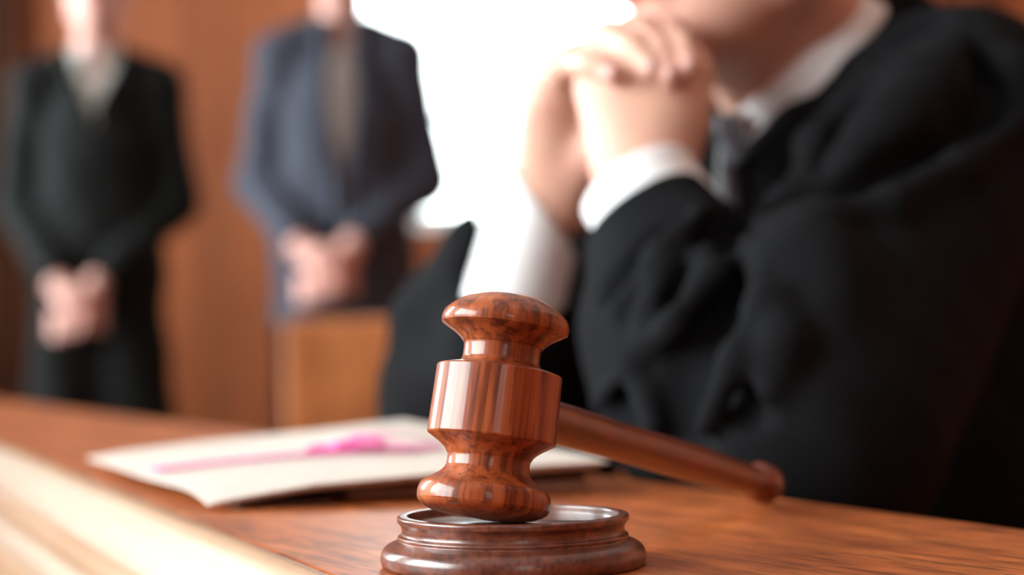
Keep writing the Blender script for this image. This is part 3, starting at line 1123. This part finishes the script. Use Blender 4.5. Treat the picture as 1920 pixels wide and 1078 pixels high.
def vec_off(pts, off):
    return [q + (CAM - q).normalized() * off for q in pts]


RIDGES = [   # (pixels along the fold, radius, lift towards the eye, blend)
    ([(1414, 462), (1342, 512), (1264, 606), (1186, 679), (1120, 756)], .007, .009, .010),
    ([(1314, 400), (1241, 484), (1165, 575)], .008, .006, .014),
    ([(1241, 484), (1219, 595), (1206, 660)], .007, .005, .012),
    ([(1400, 455), (1436, 490), (1422, 579), (1381, 673), (1319, 800)], .008, .010, .011),
    ([(1330, 470), (1310, 545)], .007, .006, .012),
    ([(1459, 579), (1466, 651), (1440, 730)], .011, .008, .016),
    ([(1191, 700), (1225, 801)], .009, .007, .012),
    ([(1425, 430), (1550, 420), (1676, 380), (1801, 318), (1918, 228)], .010, .010, .014),
    ([(1505, 440), (1535, 520), (1556, 590)], .022, .005, .03),
    ([(1505, 334), (1525, 271), (1592, 196), (1676, 155)], .010, .007, .016),
    ([(1600, 300), (1680, 240), (1740, 170), (1790, 100)], .018, .005, .026),
    ([(1420, 405), (1470, 375), (1510, 340)], .008, .006, .012),
    ([(1860, 90), (1905, 130), (1925, 200)], .012, .005, .018),
]
VALLEYS = [
    ([(1330, 415), (1362, 412), (1392, 424)], .022, .014, .012),
    ([(1425, 408), (1550, 380), (1655, 332), (1738, 256), (1780, 156), (1830, 112)], .018, .014, .016),
    ([(1392, 505), (1330, 600), (1292, 680), (1264, 780)], .024, .012, .020),
    ([(1455, 450), (1482, 520), (1495, 575)], .015, .012, .012),
    ([(1285, 520), (1262, 565), (1240, 612)], .010, .008, .010),
    ([(1240, 440), (1190, 500), (1155, 540)], .010, .005, .012),
    ([(1534, 317), (1567, 250), (1663, 171)], .010, .008, .012),
    ([(1864, 125), (1843, 209), (1801, 271)], .015, .010, .016),
    ([(1655, 78), (1700, 52), (1738, 36)], .012, .008, .014),
    ([(1410, 610), (1425, 680), (1400, 760)], .012, .008, .012),
    ([(1165, 790), (1160, 740), (1175, 715)], .015, .009, .014),
]
rid = [(vec_off(cached(a), l - r + 0.003), r, k) for a, r, l, k in RIDGES]
val = [(vec_off(cached(a), 0.002 + r - l - 0.006), r, k) for a, r, l, k in VALLEYS]


def robe(p):
    d = robe_base(p)
    near = d < 0.06
    if near.any():
        q = p[near]
        e = d[near]
        for pts, r, k in val:
            for a, b in zip(pts, pts[1:]):
                e = smax(e, -cap(q, a, b, r, r), k)
        for pts, r, k in rid:
            n = len(pts) - 1
            for i, (a, b) in enumerate(zip(pts, pts[1:])):
                e = smin(e, cap(q, a, b, r * (0.55 if i == 0 else 1), r * (0.55 if i == n - 1 else 1)), k)
        # fine drape
        w = np.sin(q[:, 0] * 95 + q[:, 2] * 42 + 2.0 * np.sin(q[:, 2] * 23)) * np.sin(q[:, 1] * 37 + q[:, 2] * 31)
        e = e + 0.0012 * w
        # neck opening, front V
        e = smax(e, -cap(q, CC - CA * 0.004, CC + CA * 0.25, .0715, .145), 0.004)
        v0 = P(1362, 200, 1.43)
        v1 = P(1372, 360, 1.455)
        e = smax(e, -cap(q, v0, v1, .016, .005), 0.006)
        # sleeve mouths
        e = smax(e, plane(q, cuffn_c - AXN * 0.026, AXN) if False else np.where(cap(q, Wn, P(1180, 100, 1.33), .075, .12) < 0, plane(q, cuffn_c - AXN * 0.0265, AXN), -1), 0.004)
        mx_ = (rt * 0.93 + up * 0.36).normalized()
        e = smax(e, np.where(cap(q, Wf, P(1090, 130, 1.40), .11, .12) < 0, np.minimum(plane(q, P(917, 470, 1.5), mx_), plane(q, cufff_c - AXF * 0.066, AXF)), -1), 0.004)
        e = smax(e, -cap(q, cufff_c, cufff_c - AXF * 0.050, .038, .041), 0.003)
        # nothing below the ledge or the desk where the robe lies over them
        d[near] = e
    dist = plane(p, Rc, nr)
    d = smax(d, -np.maximum(dist - 0.004, p[:, 2] - (TZ + 0.0015)), 0.004)
    d = smax(d, -np.maximum(dist - 0.236, np.abs(p[:, 2] - (DZ - 0.0125)) - 0.0145), 0.004)
    d = smax(d, 0.004 - p[:, 2], 0.004)
    return d


rb = sdf_mesh('robe', robe, (-0.25, 1.0, -0.02), (0.66, 2.02, 1.16), 0.0035, M['robe'], judge)

# ------------------------------------------------------------------ the two standing men


def standing(loc, Hs, hz, hx, yaw, label, suit, trous, shirt, hair, vlen, vwide, coat_len, openfront, name='person', shx=.140, hem=0.0, wsp=.062):
    root = empty(name, (0, 0, 0), label, 'person')
    s = Hs / 1.80
    hc = Vector((hx, -0.185, hz))
    sh = {1: Vector((shx, .012, 1.425)), -1: Vector((-shx, .012, 1.425))}
    el = {1: Vector((.196, .02, 1.13)), -1: Vector((-.196, .02, 1.13))}
    wr = {1: hc + Vector((wsp, .030, .055)), -1: hc + Vector((-wsp, .030, .055))}
    I3 = ((1, 0, 0), (0, 1, 0), (0, 0, 1))

    def fbody(p):
        d = ell(p, (0, .008, 1.695), (.076, .096, .105))
        d = smin(d, ell(p, (0, -.032, 1.635), (.056, .060, .080)), .03)
        for e_ in (1, -1):
            d = smin(d, cap(p, (.012 * e_, -.072, 1.578), (.050 * e_, -.010, 1.608), .017, .018), .025)
            d = smax(d, -ell(p, (.031 * e_, -.102, 1.690), (.019, .014, .012)), .01)
            d = smin(d, smax(ell(p, (.031 * e_, -.0845, 1.689), (.0130,) * 3), -ell(p, (.031 * e_, -.098, 1.6885), (.0115, .012, .0048)), .001), .003)
            d = smin(d, ell(p, (.079 * e_, .012, 1.67), (.007, .018, .032)), .006)
        d = smin(d, cap(p, (0, -.092, 1.690), (0, -.113, 1.650), .0085, .012), .012)
        d = smin(d, ell(p, (0, -.086, 1.570), (.024, .021, .018)), .015)
        d = smin(d, ell(p, (0, -.090, 1.612), (.026, .014, .010)), .006)
        d = smin(d, cap(p, (0, .03, 1.44), (0, .008, 1.60), .058, .052), .025)
        d = smin(d, ell(p, (0, .015, 1.27), (.130, .09, .20)), .04)
        d = smin(d, ell(p, (0, .01, .98), (.125, .09, .17)), .05)
        for e_ in (1, -1):
            d = smin(d, cap(p, sh[e_], el[e_], .048, .038), .03)
            d = smin(d, cap(p, el[e_], wr[e_], .038, .026), .02)
            d = smin(d, cap(p, (.072 * e_, .01, .92), (.090 * e_, .0, .50), .075, .053), .03)
            d = smin(d, cap(p, (.090 * e_, .0, .50), (.115 * e_, .025, .10), .050, .036), .02)
            d = smin(d, cap(p, (.118 * e_, .03, .05), (.135 * e_, -.15, .035), .04, .032), .02)
        # clasped hands: his right hand (viewer's left) folded over the left
        a, b = wr[-1], wr[1]
        d = smin(d, cap(p, b, hc + Vector((.005, .012, -.012)), .026, .030), .02)
        d = smin(d, cap(p, a, hc + Vector((-.005, -.014, .0)), .026, .028), .02)
        for k in range(4):
            t = k - 1.5
            m = hc + Vector((.018, -.034, .018 - .021 * k))
            e_ = chain(p, [hc + Vector((-.022, -.026, .016 - .019 * k)), m + Vector((.006, -.004, -.002)), m + Vector((.034, .016, -.006)), m + Vector((.046, .040, -.008))], [.0115, .0105, .0095, .008], .003)
            d = smin(d, e_, .004)
            m = hc + Vector((-.012, .020, -.012 - .016 * k))
            e_ = chain(p, [hc + Vector((.012, .012, -.014 - .014 * k)), m, m + Vector((-.034, .006, -.010)), m + Vector((-.050, .022, -.008))], [.0115, .0105, .0095, .008], .003)
            d = smin(d, e_, .004)
        d = smin(d, chain(p, [hc + Vector((-.03, -.02, .028)), hc + Vector((-.005, -.034, .034)), hc + Vector((.020, -.034, .030))], [.014, .011, .009], .004), .01)
        d = smin(d, chain(p, [hc + Vector((.03, .0, .025)), hc + Vector((.008, -.022, .042)), hc + Vector((-.016, -.026, .044))], [.014, .011, .009], .004), .01)
        return d

    def coat(p):
        d = ell(p, (0, .015, 1.25), (.160, .122, .24))
        d = smin(d, ell(p, (0, .015, 1.02), (.160, .125, .22)), .06)
        d = smin(d, cap(p, (-.05, .03, 1.475), sh[-1], .058, .066), .04)
        d = smin(d, cap(p, (.05, .03, 1.475), sh[1], .058, .066), .04)
        b = coat_len
        for e_ in (1, -1):
            d = smin(d, cap(p, (.06 * e_, .015, .95), ((.072 + hem) * e_, .01, b), .095, .100), .06)
            arm = cap(p, sh[e_] + Vector((0, 0, -.005)), el[e_], .062, .055)
            tl = wr[e_] - el[e_]
            arm = smin(arm, cap(p, el[e_], wr[e_] - tl * 0.10, .055, .041), .02)
            d = smin(d, arm, .018)
        d = d + 0.003 * np.sin(p[:, 2] * 34 + p[:, 0] * 21) * np.sin(p[:, 0] * 40 + 1.0)
        d = smax(d, b - p[:, 2], .006)
        # V at the throat
        zt, zb = 1.56, 1.50 - vlen
        half = vwide * np.clip((p[:, 2] - zb) / (zt - zb), 0, 1) ** (0.6 if vlen > .3 else 1)
        v = np.maximum(np.abs(p[:, 0]) - half, np.maximum(p[:, 1] + 0.02, zb - p[:, 2]))
        d = smax(d, -v, .004)
        # front edge line and lapels
        gl = np.maximum(np.maximum(np.abs(p[:, 0] - 0.004) - 0.0035, p[:, 1] + 0.02), np.abs(d) - 0.006)
        d = smax(d, -gl, .002)
        if openfront:
            g2 = np.maximum(np.abs(p[:, 0]) - 0.10 * np.clip((0.97 - p[:, 2]) / 0.2, 0, 1), np.maximum(p[:, 1] + 0.0, p[:, 2] - 0.97))
            d = smax(d, -g2, .006)
        d = smax(d, -cap(p, (0, .02, 1.50), (0, 0, 1.75), .058, .075), .004)
        for e_ in (1, -1):   # lapel rolls
            d = smin(d, cap(p, (vwide * .95 * e_, -.045, 1.50), (.012 * e_, -.122, zb + 0.01), .014, .009), .010)
        return d

    def shirt_f(p):
        d = ell(p, (0, .012, 1.25), (.145, .112, .235))
        d = smin(d, cap(p, (-.03, .03, 1.475), (.03, .03, 1.475), .062, .062), .04)
        ring = np.abs(cap(p, (0, .024, 1.46), (0, .012, 1.56), .066, .066)) - .004
        ring = np.maximum(ring, np.maximum(p[:, 2] - 1.525 - .25 * (p[:, 1] - .02), 1.44 - p[:, 2]))
        ring = smax(ring, -np.maximum(np.abs(p[:, 0]) - .35 * (1.53 - p[:, 2]), p[:, 1]), .002)
        d = smax(d, p[:, 2] - 1.49, .005)
        d = smax(d, -cap(p, (0, -.02, 1.47), (0, -.05, 1.60), .040, .06), .005)
        d = smin(d, ring, .004)
        return d

    def trous_f(p):
        d = ell(p, (0, .015, .96), (.145, .110, .14))
        for e_ in (1, -1):
            d = smin(d, cap(p, (.072 * e_, .012, .90), (.090 * e_, .005, .50), .088, .072), .03)
            d = smin(d, cap(p, (.090 * e_, .005, .50), (.115 * e_, .025, .09), .072, .062), .02)
        d = smax(d, p[:, 2] - 1.05, .004)
        d = smax(d, .06 - p[:, 2], .004)
        return d

    def hair_f(p):
        d = ell(p, (0, .016, 1.704), (.083, .102, .112))
        d = smax(d, -(p[:, 1] * 0.8 + p[:, 2] * 0.6 - 1.0 + 0.0) if False else (1.0 - 0.0) * (-(p[:, 1] + .052) - (p[:, 2] - 1.755) * 1.0), .01)
        d = smax(d, 1.62 - p[:, 2], .01)
        return d

    def shoe_f(e_):
        def f(p):
            d = cap(p, (.118 * e_, .035, .055), (.136 * e_, -.155, .04), .050, .040)
            d = smin(d, cap(p, (.117 * e_, .02, .06), (.117 * e_, .02, .10), .05, .052), .02)
            return smax(d, .002 - p[:, 2], .004)
        return f

    h_ = 0.006
    objs = [sdf_mesh('body', fbody, (-.36, -.30, 0), (.36, .22, 1.86), 0.005, M['skin2'], root),
            sdf_mesh('jacket', coat, (-.38, -.30, min(coat_len, .9) - .05), (.38, .26, 1.62), h_, suit, root),
            sdf_mesh('shirt', shirt_f, (-.22, -.2, .95), (.22, .2, 1.62), h_, shirt, root),
            sdf_mesh('trousers', trous_f, (-.26, -.2, 0), (.26, .2, 1.1), h_, trous, root),
            sdf_mesh('hair', hair_f, (-.12, -.14, 1.55), (.12, .16, 1.86), h_, hair, root)]
    for e_ in (1, -1):
        objs.append(sdf_mesh('shoe', shoe_f(e_), (-.24, -.24, -.02), (.24, .14, .2), h_, M['shoe'], root))
    for e_ in (1, -1):
        eye(root, Vector((.031 * e_, -.0865, 1.689)), Vector((0, -1, 0)))
    root.location = loc
    root.rotation_euler = (0, 0, yaw)
    root.scale = (s, s, s)
    return root


D1 = 5.15
x1 = P(185, 570, D1).x
standing((x1, D1, 0), 1.88, 0.872, -0.035, math.radians(6), 'person in black suit and pale open collar shirt standing beside dark pilaster', M['blacksuit'], M['trousers'], M['greyshirt'], M['greyhair'], 0.165, 0.090, 0.50, False, shx=.152, hem=.025, wsp=.046)
D2 = 4.95
x2 = P(645, 500, D2).x
standing((x2, D2, 0), 1.93, 0.925, -0.035, math.radians(3), 'person in blue grey suit with taupe shirt standing behind the wooden chair', M['navysuit'], M['trousers'], M['taupe'], M['hair'], 0.50, 0.046, 0.80, False)

# ------------------------------------------------------------------ wooden chair with a solid back, seen from behind
cD = 4.0
cl = P(532, 600, cD)
ch = empty('wooden_chair', (cl.x + 0.23, cD + 0.22, 0), 'orange brown wooden chair with solid panel back, in front of blue grey suit', 'chair')
zt = cl.z
bm = bmesh.new(); add_box(bm, (cl.x, cD, 0.40), (cl.x + 0.46, cD + 0.03, zt), 0.008); from_bm('backrest', bm, M['chair'], ch, False)
bm = bmesh.new(); add_box(bm, (cl.x + .005, cD + 0.031, 0.42), (cl.x + 0.455, cD + 0.44, 0.46), 0.01); from_bm('seat', bm, M['chair'], ch, False)
for lx in (cl.x + 0.002, cl.x + 0.418):
    for ly in (cD + 0.002, cD + 0.39):
        bm = bmesh.new(); add_box(bm, (lx, ly, 0.0), (lx + 0.04, ly + 0.04, 0.419 if ly > cD + .1 else 0.40), 0.005); from_bm('leg', bm, M['chair'], ch, False)

# ------------------------------------------------------------------ daylight
w = bpy.data.worlds.new('world')
scene.world = w
w.use_nodes = True
nt = w.node_tree
bg = nt.nodes['Background']
tc = nt.nodes.new('ShaderNodeTexCoord')
dot = nt.nodes.new('ShaderNodeVectorMath')
dot.operation = 'DOT_PRODUCT'
sd = Vector((-0.87, 0.30, 0.38)).normalized()
dot.inputs[1].default_value = sd
nt.links.new(tc.outputs['Generated'], dot.inputs[0])
rp = nt.nodes.new('ShaderNodeMapRange')
rp.interpolation_type = 'SMOOTHSTEP'
rp.inputs['From Min'].default_value = 0.0
rp.inputs['From Max'].default_value = 1.0
rp.inputs['To Min'].default_value = 3.2
rp.inputs['To Max'].default_value = 27.0
nt.links.new(dot.outputs['Value'], rp.inputs['Value'])
nt.links.new(rp.outputs['Result'], bg.inputs['Strength'])
bg.inputs['Color'].default_value = (0.94, 0.985, 1.0, 1)

scene.view_settings.view_transform = 'Standard'
scene.view_settings.look = 'None'
scene.view_settings.exposure = 0.0
scene.view_settings.gamma = 1.0
scene.view_settings.use_curve_mapping = False
scene.cycles.max_bounces = 8
scene.cycles.diffuse_bounces = 5
scene.cycles.transparent_max_bounces = 12
scene.cycles.sample_clamp_indirect = 6
scene.cycles.use_denoising = True
